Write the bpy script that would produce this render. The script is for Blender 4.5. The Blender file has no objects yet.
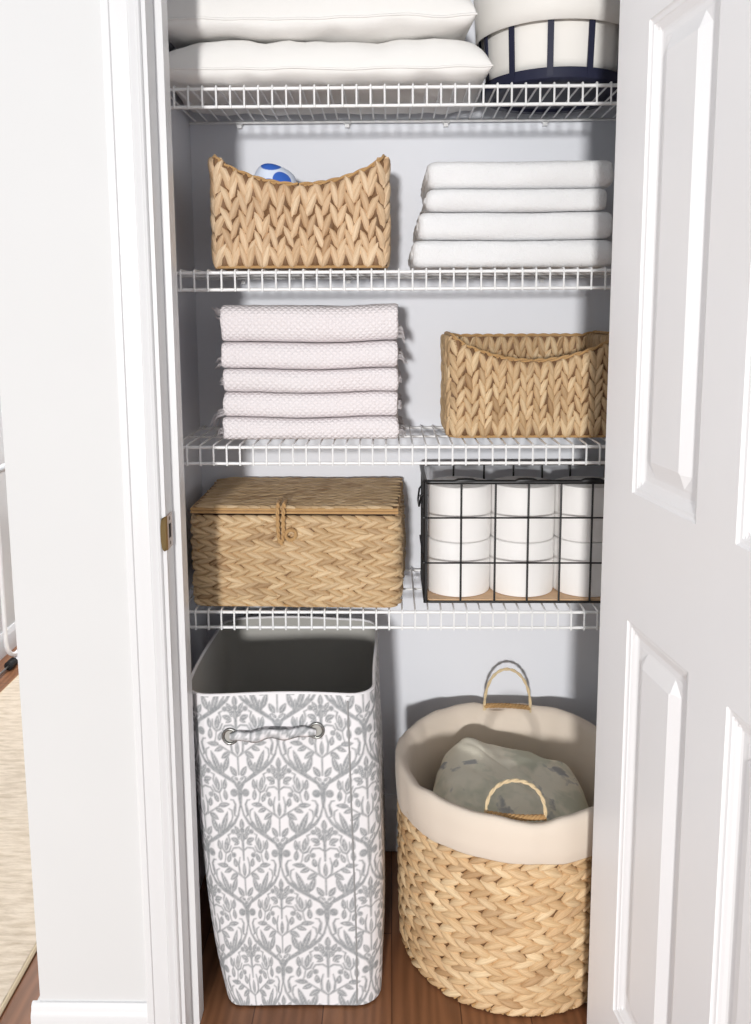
import bpy, math, random
import numpy as np
from mathutils import Vector, Matrix, noise

SC = bpy.context.scene
COL = SC.collection
PI = math.pi
R = math.radians


def lin(r, g, b):
    def f(c):
        c /= 255.0
        return c / 12.92 if c <= 0.04045 else ((c + 0.055) / 1.055) ** 2.4
    return (f(r), f(g), f(b), 1.0)


def lerp(a, b, t):
    return a + (b - a) * t


# ------------------------------------------------------------------ materials
class NT:
    def __init__(s, name, rough=0.6, spec=0.3):
        s.m = bpy.data.materials.new(name)
        s.m.use_nodes = True
        s.t = s.m.node_tree
        s.b = s.t.nodes['Principled BSDF']
        s.b.inputs['Roughness'].default_value = rough
        s.b.inputs['Specular IOR Level'].default_value = spec

    def n(s, typ, **kw):
        x = s.t.nodes.new(typ)
        for k, v in kw.items():
            setattr(x, k, v)
        return x

    def l(s, a, b):
        s.t.links.new(a, b)

    def coord(s, out='Object', scale=(1, 1, 1)):
        c = s.n('ShaderNodeTexCoord')
        m = s.n('ShaderNodeMapping')
        m.inputs['Scale'].default_value = scale
        s.l(c.outputs[out], m.inputs['Vector'])
        return m.outputs['Vector']

    def noise(s, vec, scale, detail=3.0, rough=0.55):
        x = s.n('ShaderNodeTexNoise')
        x.inputs['Scale'].default_value = scale
        x.inputs['Detail'].default_value = detail
        x.inputs['Roughness'].default_value = rough
        if vec is not None:
            s.l(vec, x.inputs['Vector'])
        return x.outputs['Fac']

    def ramp(s, fac, stops):
        r = s.n('ShaderNodeValToRGB')
        e = r.color_ramp.elements
        while len(e) < len(stops):
            e.new(0.5)
        for q, (p, c) in zip(e, stops):
            q.position = p
            q.color = c
        s.l(fac, r.inputs['Fac'])
        return r.outputs['Color']

    def math(s, op, a, b=None):
        x = s.n('ShaderNodeMath', operation=op)
        for i, v in enumerate((a, b)):
            if v is None:
                continue
            if isinstance(v, (int, float)):
                x.inputs[i].default_value = v
            else:
                s.l(v, x.inputs[i])
        return x.outputs[0]

    def mix(s, fac, a, b, mode='MIX'):
        x = s.n('ShaderNodeMix', data_type='RGBA', blend_type=mode)
        if isinstance(fac, (int, float)):
            x.inputs[0].default_value = fac
        else:
            s.l(fac, x.inputs[0])
        for i, v in ((6, a), (7, b)):
            if isinstance(v, tuple):
                x.inputs[i].default_value = v
            else:
                s.l(v, x.inputs[i])
        return x.outputs[2]

    def bump(s, h, strength=0.3, dist=0.002):
        x = s.n('ShaderNodeBump')
        x.inputs['Strength'].default_value = strength
        x.inputs['Distance'].default_value = dist
        s.l(h, x.inputs['Height'])
        s.l(x.outputs[0], s.b.inputs['Normal'])

    def color(s, c):
        if isinstance(c, tuple):
            s.b.inputs['Base Color'].default_value = c
        else:
            s.l(c, s.b.inputs['Base Color'])


def paint(name, c, rough=0.5, spec=0.3, bump=0.05):
    k = NT(name, rough, spec)
    v = k.coord()
    f = k.noise(v, 6, 2)
    k.color(k.mix(f, c, tuple(min(1, x * 0.97) for x in c[:3]) + (1,)))
    k.bump(k.noise(v, 260, 2), bump, 0.0006)
    return k.m


def metal(name, c, rough=0.35, metallic=0.0, spec=0.5):
    k = NT(name, rough, spec)
    v = k.coord()
    k.color(k.mix(k.noise(v, 40, 2), c, tuple(x * 0.9 for x in c[:3]) + (1,)))
    k.b.inputs['Metallic'].default_value = metallic
    return k.m


def straw(name, tones, streak=0.6):
    k = NT(name, 0.55, 0.3)
    g = k.n('ShaderNodeNewGeometry')
    rnd = g.outputs['Random Per Island']
    tones = [tuple(lerp(v, 0.30 * c[0] + 0.59 * c[1] + 0.11 * c[2], 0.12) for v in c[:3]) + (1,) for c in tones]
    n = len(tones)
    base = k.ramp(rnd, [(i / (n - 1), c) for i, c in enumerate(tones)])
    uv = k.n('ShaderNodeUVMap')
    sc = k.n('ShaderNodeVectorMath', operation='MULTIPLY')
    sc.inputs[1].default_value = (1.2, 9.0, 1.0)
    k.l(uv.outputs[0], sc.inputs[0])
    ad = k.n('ShaderNodeVectorMath', operation='ADD')
    k.l(sc.outputs[0], ad.inputs[0])
    cx = k.n('ShaderNodeCombineXYZ')
    k.l(k.math('MULTIPLY', rnd, 57.0), cx.inputs[2])
    k.l(cx.outputs[0], ad.inputs[1])
    f = k.noise(ad.outputs[0], 1.0, 4, 0.6)
    dk = k.mix(1.0, base, (0.64, 0.57, 0.50, 1), 'MULTIPLY')
    fac = k.math('MULTIPLY', k.ramp(f, [(0.35, (1, 1, 1, 1)), (0.65, (0, 0, 0, 1))]), streak)
    big = k.noise(k.coord(), 9, 2)
    c2 = k.mix(fac, base, dk)
    blot = k.math('MULTIPLY', k.ramp(big, [(0.5, (0, 0, 0, 1)), (0.72, (1, 1, 1, 1))]), 0.35)
    k.color(k.mix(blot, c2, dk))
    k.bump(f, 0.5, 0.0012)
    return k.m


def cloth(name, c, scale=900, strength=0.35, dist=0.0012, c2=None, big=5):
    k = NT(name, 0.9, 0.1)
    v = k.coord()
    f = k.noise(v, big, 3)
    k.color(k.mix(f, c, c2 or tuple(x * 0.96 for x in c[:3]) + (1,)))
    k.b.inputs['Sheen Weight'].default_value = 0.15
    k.bump(k.noise(v, scale, 2), strength, dist)
    return k.m


M = {}
M['wall'] = paint('wall paint', lin(211, 211, 211), 0.6, 0.2)
M['closet'] = paint('closet wall paint', lin(226, 228, 234), 0.6, 0.2)
M['trim'] = paint('trim gloss paint', lin(219, 219, 220), 0.32, 0.4, 0.02)
M['door'] = paint('door paint', lin(238, 237, 238), 0.38, 0.4, 0.04)
M['wire'] = metal('white vinyl coated wire', lin(240, 240, 240), 0.35)
M['black'] = metal('black coated wire', lin(22, 22, 24), 0.4)
M['navy'] = metal('navy enamelled metal', lin(40, 42, 62), 0.5, 0.0, 0.2)
M['brass'] = metal('aged brass', lin(150, 128, 88), 0.35, 0.9)
M['steel'] = metal('grey steel ring', lin(140, 140, 138), 0.3, 0.9)
M['dark'] = paint('latch hole shade colour', lin(25, 22, 20), 0.8)
M['straw_light'] = straw('pale water hyacinth', [lin(206, 170, 128), lin(230, 198, 158), lin(218, 184, 142), lin(238, 210, 172), lin(196, 158, 116)])
M['straw_mid'] = straw('honey water hyacinth', [lin(194, 160, 114), lin(222, 190, 144), lin(208, 174, 128), lin(230, 202, 158), lin(178, 142, 98)])
M['straw_box'] = straw('brown water hyacinth', [lin(190, 156, 112), lin(218, 188, 142), lin(204, 172, 126), lin(228, 200, 156), lin(176, 142, 100)])
M['straw_round'] = straw('golden water hyacinth', [lin(206, 168, 118), lin(230, 196, 146), lin(218, 180, 130), lin(240, 212, 166), lin(194, 154, 106)])
M['straw_gap_shade'] = straw('straw core with gap shade', [lin(116, 84, 52), lin(138, 102, 66)])  # core colour darkened to paint shade into the gaps between braids
M['twine'] = cloth('twine', lin(196, 160, 112), 700, 0.6, c2=lin(166, 128, 84), big=60)
M['rattan'] = cloth('rattan cane', lin(220, 202, 168), 300, 0.3, c2=lin(202, 178, 138), big=60)
M['terry'] = cloth('white terry', lin(236, 236, 237), 520, 0.7, 0.003)
M['pillow'] = cloth('cream pillow linen', lin(235, 233, 230), 700, 0.35, 0.001)
M['liner'] = cloth('cream cotton liner', lin(222, 209, 194), 800, 0.25, 0.001)
M['liner_white'] = cloth('white cotton liner', lin(238, 235, 230), 800, 0.25, 0.001)
M['hamper_in'] = cloth('grey lining', lin(172, 170, 165), 800, 0.2, 0.001)
M['paper'] = cloth('toilet tissue', lin(240, 238, 236), 500, 0.3, 0.001)
M['board'] = cloth('raw plywood', lin(226, 192, 156), 200, 0.1, 0.0005, c2=lin(206, 168, 130), big=25)
M['card'] = cloth('cardboard tube', lin(186, 168, 146), 200, 0.1)
M['rubber'] = paint('black rubber', lin(24, 24, 26), 0.6)


def mk_waffle():
    k = NT('pinkish white waffle cotton', 0.9, 0.1)
    uv = k.n('ShaderNodeUVMap')
    sp = k.n('ShaderNodeSeparateXYZ')
    k.l(uv.outputs[0], sp.inputs[0])
    a = k.math('ADD', sp.outputs[0], sp.outputs[1])
    b = k.math('SUBTRACT', sp.outputs[0], sp.outputs[1])
    w = 2 * PI / 0.0125
    s1 = k.math('ABSOLUTE', k.math('SINE', k.math('MULTIPLY', a, w / 2)))
    s2 = k.math('ABSOLUTE', k.math('SINE', k.math('MULTIPLY', b, w / 2)))
    h = k.math('MINIMUM', s1, s2)
    v = k.coord()
    h2 = k.math('ADD', h, k.math('MULTIPLY', k.noise(v, 500, 2), 0.4))
    k.color(k.mix(k.noise(v, 5, 2), lin(233, 229, 230), lin(233, 224, 226)))
    k.bump(h2, 0.7, 0.0026)
    return k.m


M['waffle'] = mk_waffle()


def mk_floor():
    k = NT('oak plank floor', 0.38, 0.4)
    c = k.n('ShaderNodeTexCoord')
    mp = k.n('ShaderNodeMapping')
    mp.inputs['Rotation'].default_value = (0, 0, R(90))
    k.l(c.outputs['Object'], mp.inputs[0])
    br = k.n('ShaderNodeTexBrick')
    br.inputs['Scale'].default_value = 1.0
    br.inputs['Brick Width'].default_value = 1.2
    br.inputs['Row Height'].default_value = 0.127
    br.inputs['Mortar Size'].default_value = 0.0012
    br.inputs['Color1'].default_value = lin(166, 116, 82)
    br.inputs['Color2'].default_value = lin(148, 100, 70)
    br.inputs['Mortar'].default_value = lin(70, 42, 28)
    k.l(mp.outputs[0], br.inputs['Vector'])
    v = k.coord('Object', (26, 1.6, 1))
    f = k.noise(v, 2.2, 5, 0.65)
    g = k.n('ShaderNodeTexWave', wave_type='BANDS', bands_direction='X')
    g.inputs['Scale'].default_value = 3.0
    g.inputs['Distortion'].default_value = 9.0
    g.inputs['Detail'].default_value = 2.0
    k.l(k.coord('Object', (5, 0.7, 1)), g.inputs['Vector'])
    fac = k.math('MULTIPLY', k.math('ADD', f, k.math('MULTIPLY', g.outputs['Fac'], 0.5)), 0.62)
    k.color(k.mix(fac, br.outputs['Color'], lin(98, 64, 42)))
    k.bump(f, 0.08, 0.001)
    return k.m


M['floor'] = mk_floor()


def mk_rug():
    k = NT('beige woven rug', 0.95, 0.05)
    f = k.noise(k.coord('Object', (16, 70, 1)), 1.0, 4, 0.6)
    k.color(k.ramp(f, [(0.3, lin(192, 176, 156)), (0.6, lin(222, 208, 190))]))
    k.bump(f, 0.6, 0.006)
    return k.m


M['rug'] = mk_rug()


def mk_print():
    k = NT('damask printed cotton', 0.85, 0.12)
    a = k.n('ShaderNodeAttribute', attribute_name='print')
    v = k.coord()
    f = k.ramp(k.noise(v, 160, 3), [(0.3, (0.75, 0.75, 0.75, 1)), (0.7, (1, 1, 1, 1))])
    fac = k.math('MULTIPLY', a.outputs['Fac'], f)
    k.color(k.mix(fac, lin(226, 224, 226), lin(140, 143, 145)))
    k.bump(k.noise(v, 900, 2), 0.2, 0.0008)
    return k.m


M['print'] = mk_print()


def mk_floral():
    k = NT('faded floral cotton', 0.9, 0.1)
    v = k.coord('Object', (1, 1, 1))
    dist = k.n('ShaderNodeVectorMath', operation='ADD')
    nz = k.n('ShaderNodeTexNoise')
    nz.inputs['Scale'].default_value = 22
    k.l(v, nz.inputs['Vector'])
    sc = k.n('ShaderNodeVectorMath', operation='SCALE')
    sc.inputs['Scale'].default_value = 0.06
    k.l(nz.outputs['Color'], sc.inputs[0])
    k.l(v, dist.inputs[0])
    k.l(sc.outputs[0], dist.inputs[1])
    f1 = k.noise(dist.outputs[0], 11, 3)
    f2 = k.noise(dist.outputs[0], 17, 4)
    base = k.mix(k.noise(v, 4, 2), lin(244, 238, 222), lin(234, 228, 206))
    gr = k.ramp(f1, [(0.48, (0, 0, 0, 1)), (0.60, (1, 1, 1, 1))])
    bl = k.ramp(f2, [(0.575, (0, 0, 0, 1)), (0.65, (1, 1, 1, 1))])
    c1 = k.mix(k.math('MULTIPLY', gr, 0.42), base, lin(158, 172, 150))
    k.color(k.mix(k.math('MULTIPLY', bl, 0.6), c1, lin(112, 122, 142)))
    k.bump(k.noise(v, 60, 3), 0.3, 0.004)
    return k.m


M['floral'] = mk_floral()


def mk_blue():
    k = NT('blue and white patterned cloth', 0.6, 0.3)
    v = k.coord('Object', (1, 1, 1))
    vo = k.n('ShaderNodeTexVoronoi', feature='F1')
    vo.inputs['Scale'].default_value = 24
    k.l(v, vo.inputs['Vector'])
    f = k.ramp(vo.outputs['Distance'], [(0.46, (1, 1, 1, 1)), (0.50, (0, 0, 0, 1))])
    k.color(k.mix(f, lin(222, 232, 250), lin(58, 104, 196)))
    return k.m


M['blue'] = mk_blue()


# ------------------------------------------------------------------ mesh helpers
class MB:
    def __init__(s):
        s.v, s.f, s.uv, s.has_uv = [], [], [], False

    def add(s, verts, faces, uvs=None):
        o = len(s.v)
        s.v.extend(verts)
        s.f.extend([tuple(i + o for i in f) for f in faces])
        if uvs is None:
            s.uv.extend([(0, 0)] * len(verts))
        else:
            s.has_uv = True
            s.uv.extend(uvs)
        return s

    def box(s, x0, x1, y0, y1, z0, z1):
        v = [(x, y, z) for z in (z0, z1) for y in (y0, y1) for x in (x0, x1)]
        return s.add(v, [(0, 2, 3, 1), (4, 5, 7, 6), (0, 1, 5, 4), (2, 6, 7, 3), (0, 4, 6, 2), (1, 3, 7, 5)])

    def tube(s, pts, r, seg=8, closed=False, cap=True):
        pts = [Vector(p) for p in pts]
        n = len(pts)
        rr = r if isinstance(r, (list, tuple)) else [r] * n
        tang = []
        for i in range(n):
            if closed:
                d = pts[(i + 1) % n] - pts[i - 1]
            else:
                d = pts[min(i + 1, n - 1)] - pts[max(i - 1, 0)]
            tang.append(d.normalized())
        a = tang[0].orthogonal().normalized()
        verts, faces, uvs = [], [], []
        ln = 0.0
        for i in range(n):
            if i:
                q = tang[i - 1].rotation_difference(tang[i])
                a = (q @ a).normalized()
                ln += (pts[i] - pts[i - 1]).length
            b = tang[i].cross(a)
            for j in range(seg):
                t = 2 * PI * j / seg
                verts.append(tuple(pts[i] + (a * math.cos(t) + b * math.sin(t)) * rr[i]))
                uvs.append((ln * 20, j / seg))
        m = n if closed else n - 1
        for i in range(m):
            for j in range(seg):
                k = (i + 1) % n
                faces.append((i * seg + j, i * seg + (j + 1) % seg, k * seg + (j + 1) % seg, k * seg + j))
        if cap and not closed:
            faces.append(tuple(range(seg))[::-1])
            faces.append(tuple((n - 1) * seg + j for j in range(seg)))
        return s.add(verts, faces, uvs)

    def lathe(s, prof, c=(0, 0, 0), seg=48, closed=False, fn=None, cap=True):
        """prof: (r, z) pairs revolved about the vertical axis through c."""
        verts, faces = [], []
        n = len(prof)
        for i, (r, z) in enumerate(prof):
            for j in range(seg):
                t = 2 * PI * j / seg
                p = (c[0] + r * math.cos(t), c[1] + r * math.sin(t), c[2] + z)
                verts.append(fn(p, t, i) if fn else p)
        for i in range(n if closed else n - 1):
            k = (i + 1) % n
            for j in range(seg):
                q = (j + 1) % seg
                faces.append((i * seg + j, i * seg + q, k * seg + q, k * seg + j))
        if not closed and cap:
            if prof[0][0] > 1e-6:
                faces.append(tuple(range(seg))[::-1])
            if prof[-1][0] > 1e-6:
                faces.append(tuple((n - 1) * seg + j for j in range(seg)))
        return s.add(verts, faces)

    def prism(s, poly, axis, a0, a1):
        """poly of 2-D points extruded along 'x','y' or 'z'."""
        n = len(poly)

        def mk(p, a):
            return {'z': (p[0], p[1], a), 'x': (a, p[0], p[1]), 'y': (p[0], a, p[1])}[axis]
        v = [mk(p, a0) for p in poly] + [mk(p, a1) for p in poly]
        f = [(i, (i + 1) % n, n + (i + 1) % n, n + i) for i in range(n)]
        f += [tuple(range(n))[::-1], tuple(range(n, 2 * n))]
        return s.add(v, f)

    def grid(s, fn, us, vs, wrap=False):
        nu, nv = len(us), len(vs)
        verts, uvs = [], []
        for v in vs:
            for u in us:
                verts.append(tuple(fn(u, v)))
                uvs.append((u, v))
        faces = []
        for j in range(nv - 1):
            for i in range(nu if wrap else nu - 1):
                k = (i + 1) % nu
                faces.append((j * nu + i, j * nu + k, (j + 1) * nu + k, (j + 1) * nu + i))
        return s.add(verts, faces, uvs)

    def build(s, name, mat, parent=None, smooth=True, fix=True, angle=50):
        me = bpy.data.meshes.new(name)
        me.from_pydata(s.v, [], s.f)
        if s.has_uv:
            l = me.uv_layers.new(name='UVMap')
            idx = np.zeros(len(me.loops), dtype=np.int32)
            me.loops.foreach_get('vertex_index', idx)
            l.data.foreach_set('uv', np.array(s.uv, dtype=np.float32)[idx].ravel())
        me.materials.append(mat)
        if fix:
            import bmesh
            bm = bmesh.new()
            bm.from_mesh(me)
            bmesh.ops.recalc_face_normals(bm, faces=bm.faces)
            bm.to_mesh(me)
            bm.free()
        if smooth:
            me.shade_smooth()
            if angle:
                me.set_sharp_from_angle(angle=R(angle))
        o = bpy.data.objects.new(name, me)
        COL.objects.link(o)
        if parent is not None:
            o.parent = parent
            o.matrix_parent_inverse = parent.matrix_basis.inverted()
        return o


def empty(name, loc, label=None, cat=None, group=None):
    o = bpy.data.objects.new(name, None)
    COL.objects.link(o)
    o.empty_display_size = 0.02
    o.location = loc
    tag(o, label, cat, group)
    return o


def tag(o, label=None, cat=None, group=None, kind=None):
    for k, v in (('label', label), ('category', cat), ('group', group), ('kind', kind)):
        if v:
            o[k] = v
    return o


def structure(o, label=None, cat=None):
    return tag(o, label, cat, None, 'structure')


def frange(a, b, n):
    return [a + (b - a) * i / n for i in range(n + 1)]


def arc(c, r, a0, a1, n, u, v):
    c, u, v = Vector(c), Vector(u), Vector(v)
    return [tuple(c + u * (r * math.cos(lerp(a0, a1, i / n))) + v * (r * math.sin(lerp(a0, a1, i / n)))) for i in range(n + 1)]


# ------------------------------------------------------------------ key numbers
YB = 0.286            # back wall of the closet
YF = -0.28            # front face of the wall the closet is in
YI = -0.19            # inner face of that wall
XL, XR = -0.43, 0.50  # side walls inside the closet
SH = [1.6794, 1.3520, 1.0224, 0.6942]       # rail heights of the four shelves
XO = [-0.3895, -0.3896, -0.3894, -0.3841]   # first counted wire
TOP = 0.0072          # shelf surface above its rail centre

# ------------------------------------------------------------------ the setting
fl = MB().box(-3.2, 2.2, -3.0, 3.2, -0.05, 0.0).build('floor', M['floor'], smooth=False)
structure(fl)
structure(MB().box(XL - 0.1, XR + 0.1, YB, YB + 0.1, 0, 2.42).build('wall_back', M['closet'], smooth=False))
wl = MB()
wl.box(-0.615, XL, YF, YB + 0.1, 0, 2.42)
wl.box(XL, -0.379, YF, YI, 0, 2.42)
structure(wl.build('wall_left', M['wall'], smooth=False))
# closet-side skin of the left wall in the cooler closet paint
structure(MB().box(XL, XL + 0.0015, YI + 0.001, YB, 0, 2.4).build('wall_left_inner', M['closet'], smooth=False))
wr = MB()
wr.box(XR, 1.6, YF, YB + 0.1, 0, 2.42)
wr.box(0.394, XR, YF, YI, 0, 2.42)
structure(wr.build('wall_right', M['wall'], smooth=False))
structure(MB().box(-0.379, 0.394, YF, YI, 2.05, 2.42).build('wall_front', M['wall'], smooth=False))
structure(MB().box(-0.615, 0.7, YF, YB + 0.1, 2.42, 2.5).build('ceiling', M['wall'], smooth=False))
# the hall beyond the corner of the wall
structure(MB().box(-1.60, -1.47, 0.2, 3.2, 0, 2.42).build('wall_hall', M['wall'], smooth=False))
structure(MB().box(-1.60, 0.6, 3.1, 3.2, 0, 2.42).build('wall_far', M['wall'], smooth=False))

# baseboards: profile in (depth, height)
BASE = [(0, 0), (0.013, 0), (0.013, 0.066), (0.011, 0.072), (0.0085, 0.076), (0.008, 0.083), (0.004, 0.088), (0, 0.088)]
bb = MB()
bb.prism([(YF - d, h) for d, h in BASE], 'x', -0.615 - 0.013, -0.4235)
bb.prism([(-0.615 - d, h) for d, h in BASE], 'y', YF, YB + 0.1)
structure(bb.build('baseboard_left', M['trim']))
BASE2 = [(d, h * 1.58) for d, h in BASE]
structure(MB().prism([(YB - d, h) for d, h in BASE2], 'x', XL + 0.0015, XR).build('baseboard_back', M['trim']))
structure(MB().prism([(-1.47 + d, h) for d, h in BASE], 'y', 0.2, 3.1).build('baseboard_hall', M['trim']))

# door frame on the left: jamb with stop, then casing
jl = MB()
jl.box(-0.379, -0.361, YF, YI, 0, 2.05)
jl.box(-0.361, -0.348, -0.235, -0.20, 0, 2.037)
jamb = jl.build('trim_1', M['trim'], smooth=False)
structure(jamb)
CAS = [(0.0, 0.0), (0.0, 0.0055), (0.0015, 0.008), (0.004, 0.009), (0.006, 0.0065), (0.009, 0.0075), (0.013, 0.0105), (0.0165, 0.0115),
       (0.018, 0.0095), (0.030, 0.011), (0.041, 0.0135), (0.0425, 0.0135), (0.044, 0.0165), (0.052, 0.0168), (0.0555, 0.015), (0.0555, 0.0)]
structure(MB().prism([(-0.3675 - a, YF - b) for a, b in CAS], 'z', 0, 2.11).build('trim_2', M['trim'], angle=25))
jr = MB()
jr.box(0.376, 0.394, YF, YI, 0, 2.05)
jr.box(0.363, 0.376, -0.235, -0.20, 0, 2.037)
jr.box(-0.361, 0.376, YF, YI, 2.037, 2.05)
structure(jr.build('trim_3', M['trim'], smooth=False))
structure(MB().prism([(0.3825 + a, YF - b) for a, b in CAS], 'z', 0, 2.11).build('trim_4', M['trim'], angle=25))
structure(MB().prism([(YF - b, 2.0435 + a) for a, b in CAS], 'x', -0.423, 0.438).build('trim_5', M['trim'], angle=25))

# strike plate let into the left jamb, its lip turned over the jamb edge
sp = MB()
zc = 0.927
pl = []
for z0, z1 in ((-0.028, -0.012), (0.012, 0.028)):
    sp.box(-0.361, -0.3594, -0.2765, -0.246, zc + z0, zc + z1)
sp.box(-0.361, -0.3594, -0.2765, -0.268, zc - 0.012, zc + 0.012)
sp.box(-0.361, -0.3594, -0.254, -0.246, zc - 0.012, zc + 0.012)
lipz = [0.028, 0.0265, 0.022, 0.012, 0, -0.012, -0.022, -0.0265, -0.028]
lipw = [0.002, 0.006, 0.009, 0.011, 0.0115, 0.011, 0.009, 0.006, 0.002]
vv = []
for zz, w in zip(lipz, lipw):
    vv += [(-0.3594, -0.2765, zc + zz), (-0.3605, -0.2815, zc + zz), (-0.3612 - w * 0.6, -0.2875, zc + zz)]
ff = []
for i in range(len(lipz) - 1):
    for j in range(2):
        ff.append((i * 3 + j, i * 3 + j + 1, i * 3 + j + 4, i * 3 + j + 3))
plate = sp.build('strike_plate', metal('worn nickel plate', lin(190, 178, 172), 0.4, 0.7), jamb, smooth=False)
plate['label'] = 'worn metal strike plate with brass lip'
MB().add(vv, ff).build('lip', M['brass'], plate, smooth=False)
sc_ = MB()
for dz in (-0.0205, 0.0205):
    sc_.add(*(lambda n=12: ([(-0.3590, -0.261 + 0.0032 * math.cos(2 * PI * i / n), zc + dz + 0.0032 * math.sin(2 * PI * i / n)) for i in range(n)] +
                            [(-0.3596, -0.261 + 0.0034 * math.cos(2 * PI * i / n), zc + dz + 0.0034 * math.sin(2 * PI * i / n)) for i in range(n)],
                            [tuple(range(n))] + [(i, (i + 1) % n, n + (i + 1) % n, n + i) for i in range(n)]))())
sc_.build('screw', metal('dark screw', lin(96, 84, 72), 0.4, 0.8), plate, smooth=False)
MB().box(-0.3612, -0.3606, -0.268, -0.254, zc - 0.012, zc + 0.012).build('latch_hole_shade', M['dark'], plate, smooth=False)  # dark slab painted in for the shade inside the latch hole

# the six-panel door, hinged on the right jamb and standing open towards the camera
DS = [(0.1048, 0.2954), (0.3875, 0.578)]
DZ = [(0.1765, 0.823), (1.0154, 1.6667), (1.765, 1.915)]
DWID, DH, DT, DANG = 0.695, 2.03, 0.035, 0.1338
PRO = [(0, 0), (0.0015, -0.0018), (0.004, -0.003), (0.008, -0.0035), (0.0095, -0.0048), (0.014, -0.0068), (0.019, -0.0095), (0.0225, -0.0105),
       (0.030, -0.0105), (0.033, -0.0098), (0.052, -0.0025), (0.0545, -0.0015), (0.06, -0.0015)]


def prof(e):
    if e <= 0:
        return 0.0
    for (a, b), (c, d) in zip(PRO, PRO[1:]):
        if e <= c:
            return lerp(b, d, (e - a) / (c - a))
    return PRO[-1][1]


def cuts(ranges, lo, hi):
    s = {lo, hi}
    for a, b in ranges:
        for e, _ in PRO:
            s.add(round(a + e, 5))
            s.add(round(b - e, 5))
        s.add((a + b) / 2)
    return sorted(s)


SS, ZZ = cuts(DS, 0.0, DWID), cuts(DZ, 0.012, DH)


def door_depth(s_, z_):
    for a, b in DS:
        for c, d in DZ:
            e = min(s_ - a, b - s_, z_ - c, d - z_)
            if e > 0:
                return prof(e)
    return 0.0


dirS = Vector((math.sin(DANG), -math.cos(DANG), 0))
nrm = Vector((-math.cos(DANG), -math.sin(DANG), 0))
D0 = Vector((0.3375, -0.2835, 0))


def dpt(s_, z_, h):
    return tuple(D0 + dirS * s_ + nrm * h + Vector((0, 0, z_)))


dm = MB()
ns, nz_ = len(SS), len(ZZ)
dv = [dpt(s_, z_, door_depth(s_, z_)) for z_ in ZZ for s_ in SS]
df = []
for j in range(nz_ - 1):
    for i in range(ns - 1):
        a, b, c, d = j * ns + i, j * ns + i + 1, (j + 1) * ns + i + 1, (j + 1) * ns + i
        h = [door_depth(SS[i], ZZ[j]), door_depth(SS[i + 1], ZZ[j]), door_depth(SS[i + 1], ZZ[j + 1]), door_depth(SS[i], ZZ[j + 1])]
        if abs(h[0] - h[2]) > 1e-6 and abs(h[1] - h[3]) < 1e-6:
            df += [(a, b, d), (b, c, d)]
        elif abs(h[1] - h[3]) > 1e-6 and abs(h[0] - h[2]) < 1e-6:
            df += [(a, b, c), (a, c, d)]
        else:
            df.append((a, b, c, d))
dm.add(dv, df)
z0, z1 = ZZ[0], ZZ[-1]
bk = [dpt(0, z0, 0), dpt(DWID, z0, 0), dpt(DWID, z1, 0), dpt(0, z1, 0), dpt(0, z0, -DT), dpt(DWID, z0, -DT), dpt(DWID, z1, -DT), dpt(0, z1, -DT)]
dm.add(bk, [(4, 7, 6, 5), (0, 4, 5, 1), (1, 5, 6, 2), (2, 6, 7, 3), (3, 7, 4, 0)])
door = dm.build('door_1', M['door'], smooth=False, fix=False)
structure(door, None, None)


# ------------------------------------------------------------------ wire shelves
def wire_shelf(k, label):
    z = SH[k]
    root = empty('wire_shelf', (0, 0, z), label, 'shelf', 'white wire closet shelves')
    x0, x1 = XL + 0.003, XR - 0.003
    for nm, y, zz, r in (('front_rail', 0.0, z, 0.0033), ('lip_rail', 0.0, z - 0.0312, 0.0032), ('back_rail', 0.2755, z, 0.0030),
                         ('support_rail', 0.1417, z, 0.0024)):
        MB().tube([(x0, y, zz), (x1, y, zz)], r, 8).build(nm, M['wire'], root)
    i0 = -int((XO[k] - x0 - 0.004) / 0.0254)
    w = MB()
    x = XO[k] + i0 * 0.0254
    zt = z + 0.0050
    while x < x1 - 0.004:
        w.tube([(x, 0.279, zt), (x, 0.0005, zt), (x, -0.003, zt - 0.0006), (x, -0.0050, zt - 0.003), (x, -0.0050, z - 0.0347)], 0.0019, 6)
        x += 0.0254
    w.build('deck_wires', M['wire'], root)
    for cx in (-0.32, -0.09, 0.12, 0.33):
        c = MB()
        c.box(cx - 0.0045, cx + 0.0045, YB - 0.0125, YB - 0.0005, z - 0.0115, z - 0.004)
        c.tube(arc((cx - 0.006, 0.2755, z), 0.0048, R(180), R(360), 8, (0, 1, 0), (0, 0, 1)), 0.0014, 6)
        c.tube(arc((cx + 0.006, 0.2755, z), 0.0048, R(180), R(360), 8, (0, 1, 0), (0, 0, 1)), 0.0014, 6)
        c.build('wall_clip', M['wire'], root, smooth=False)
    for sx, xa in ((1, XL + 0.0018), (-1, XR)):
        c = MB()
        c.box(min(xa, xa + sx * 0.0035), max(xa, xa + sx * 0.0035), -0.009, 0.022, z - 0.040, z + 0.004)
        c.box(min(xa, xa + sx * 0.016), max(xa, xa + sx * 0.016), -0.003, 0.003, z - 0.0055, z - 0.0031)
        c.box(min(xa, xa + sx * 0.016), max(xa, xa + sx * 0.016), -0.003, 0.003, z - 0.0375, z - 0.0345)
        c.build('end_bracket', M['wire'], root, smooth=False)
    return root


wire_shelf(0, 'topmost white wire shelf, carrying the pillows and navy wire bin')
wire_shelf(1, 'second white wire shelf from the top, under the scooped basket and bath towels')
wire_shelf(2, 'third white wire shelf from the top, under the fringed hand towels and open basket')
wire_shelf(3, 'lowest white wire shelf, under the lidded woven box and black wire basket')


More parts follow.
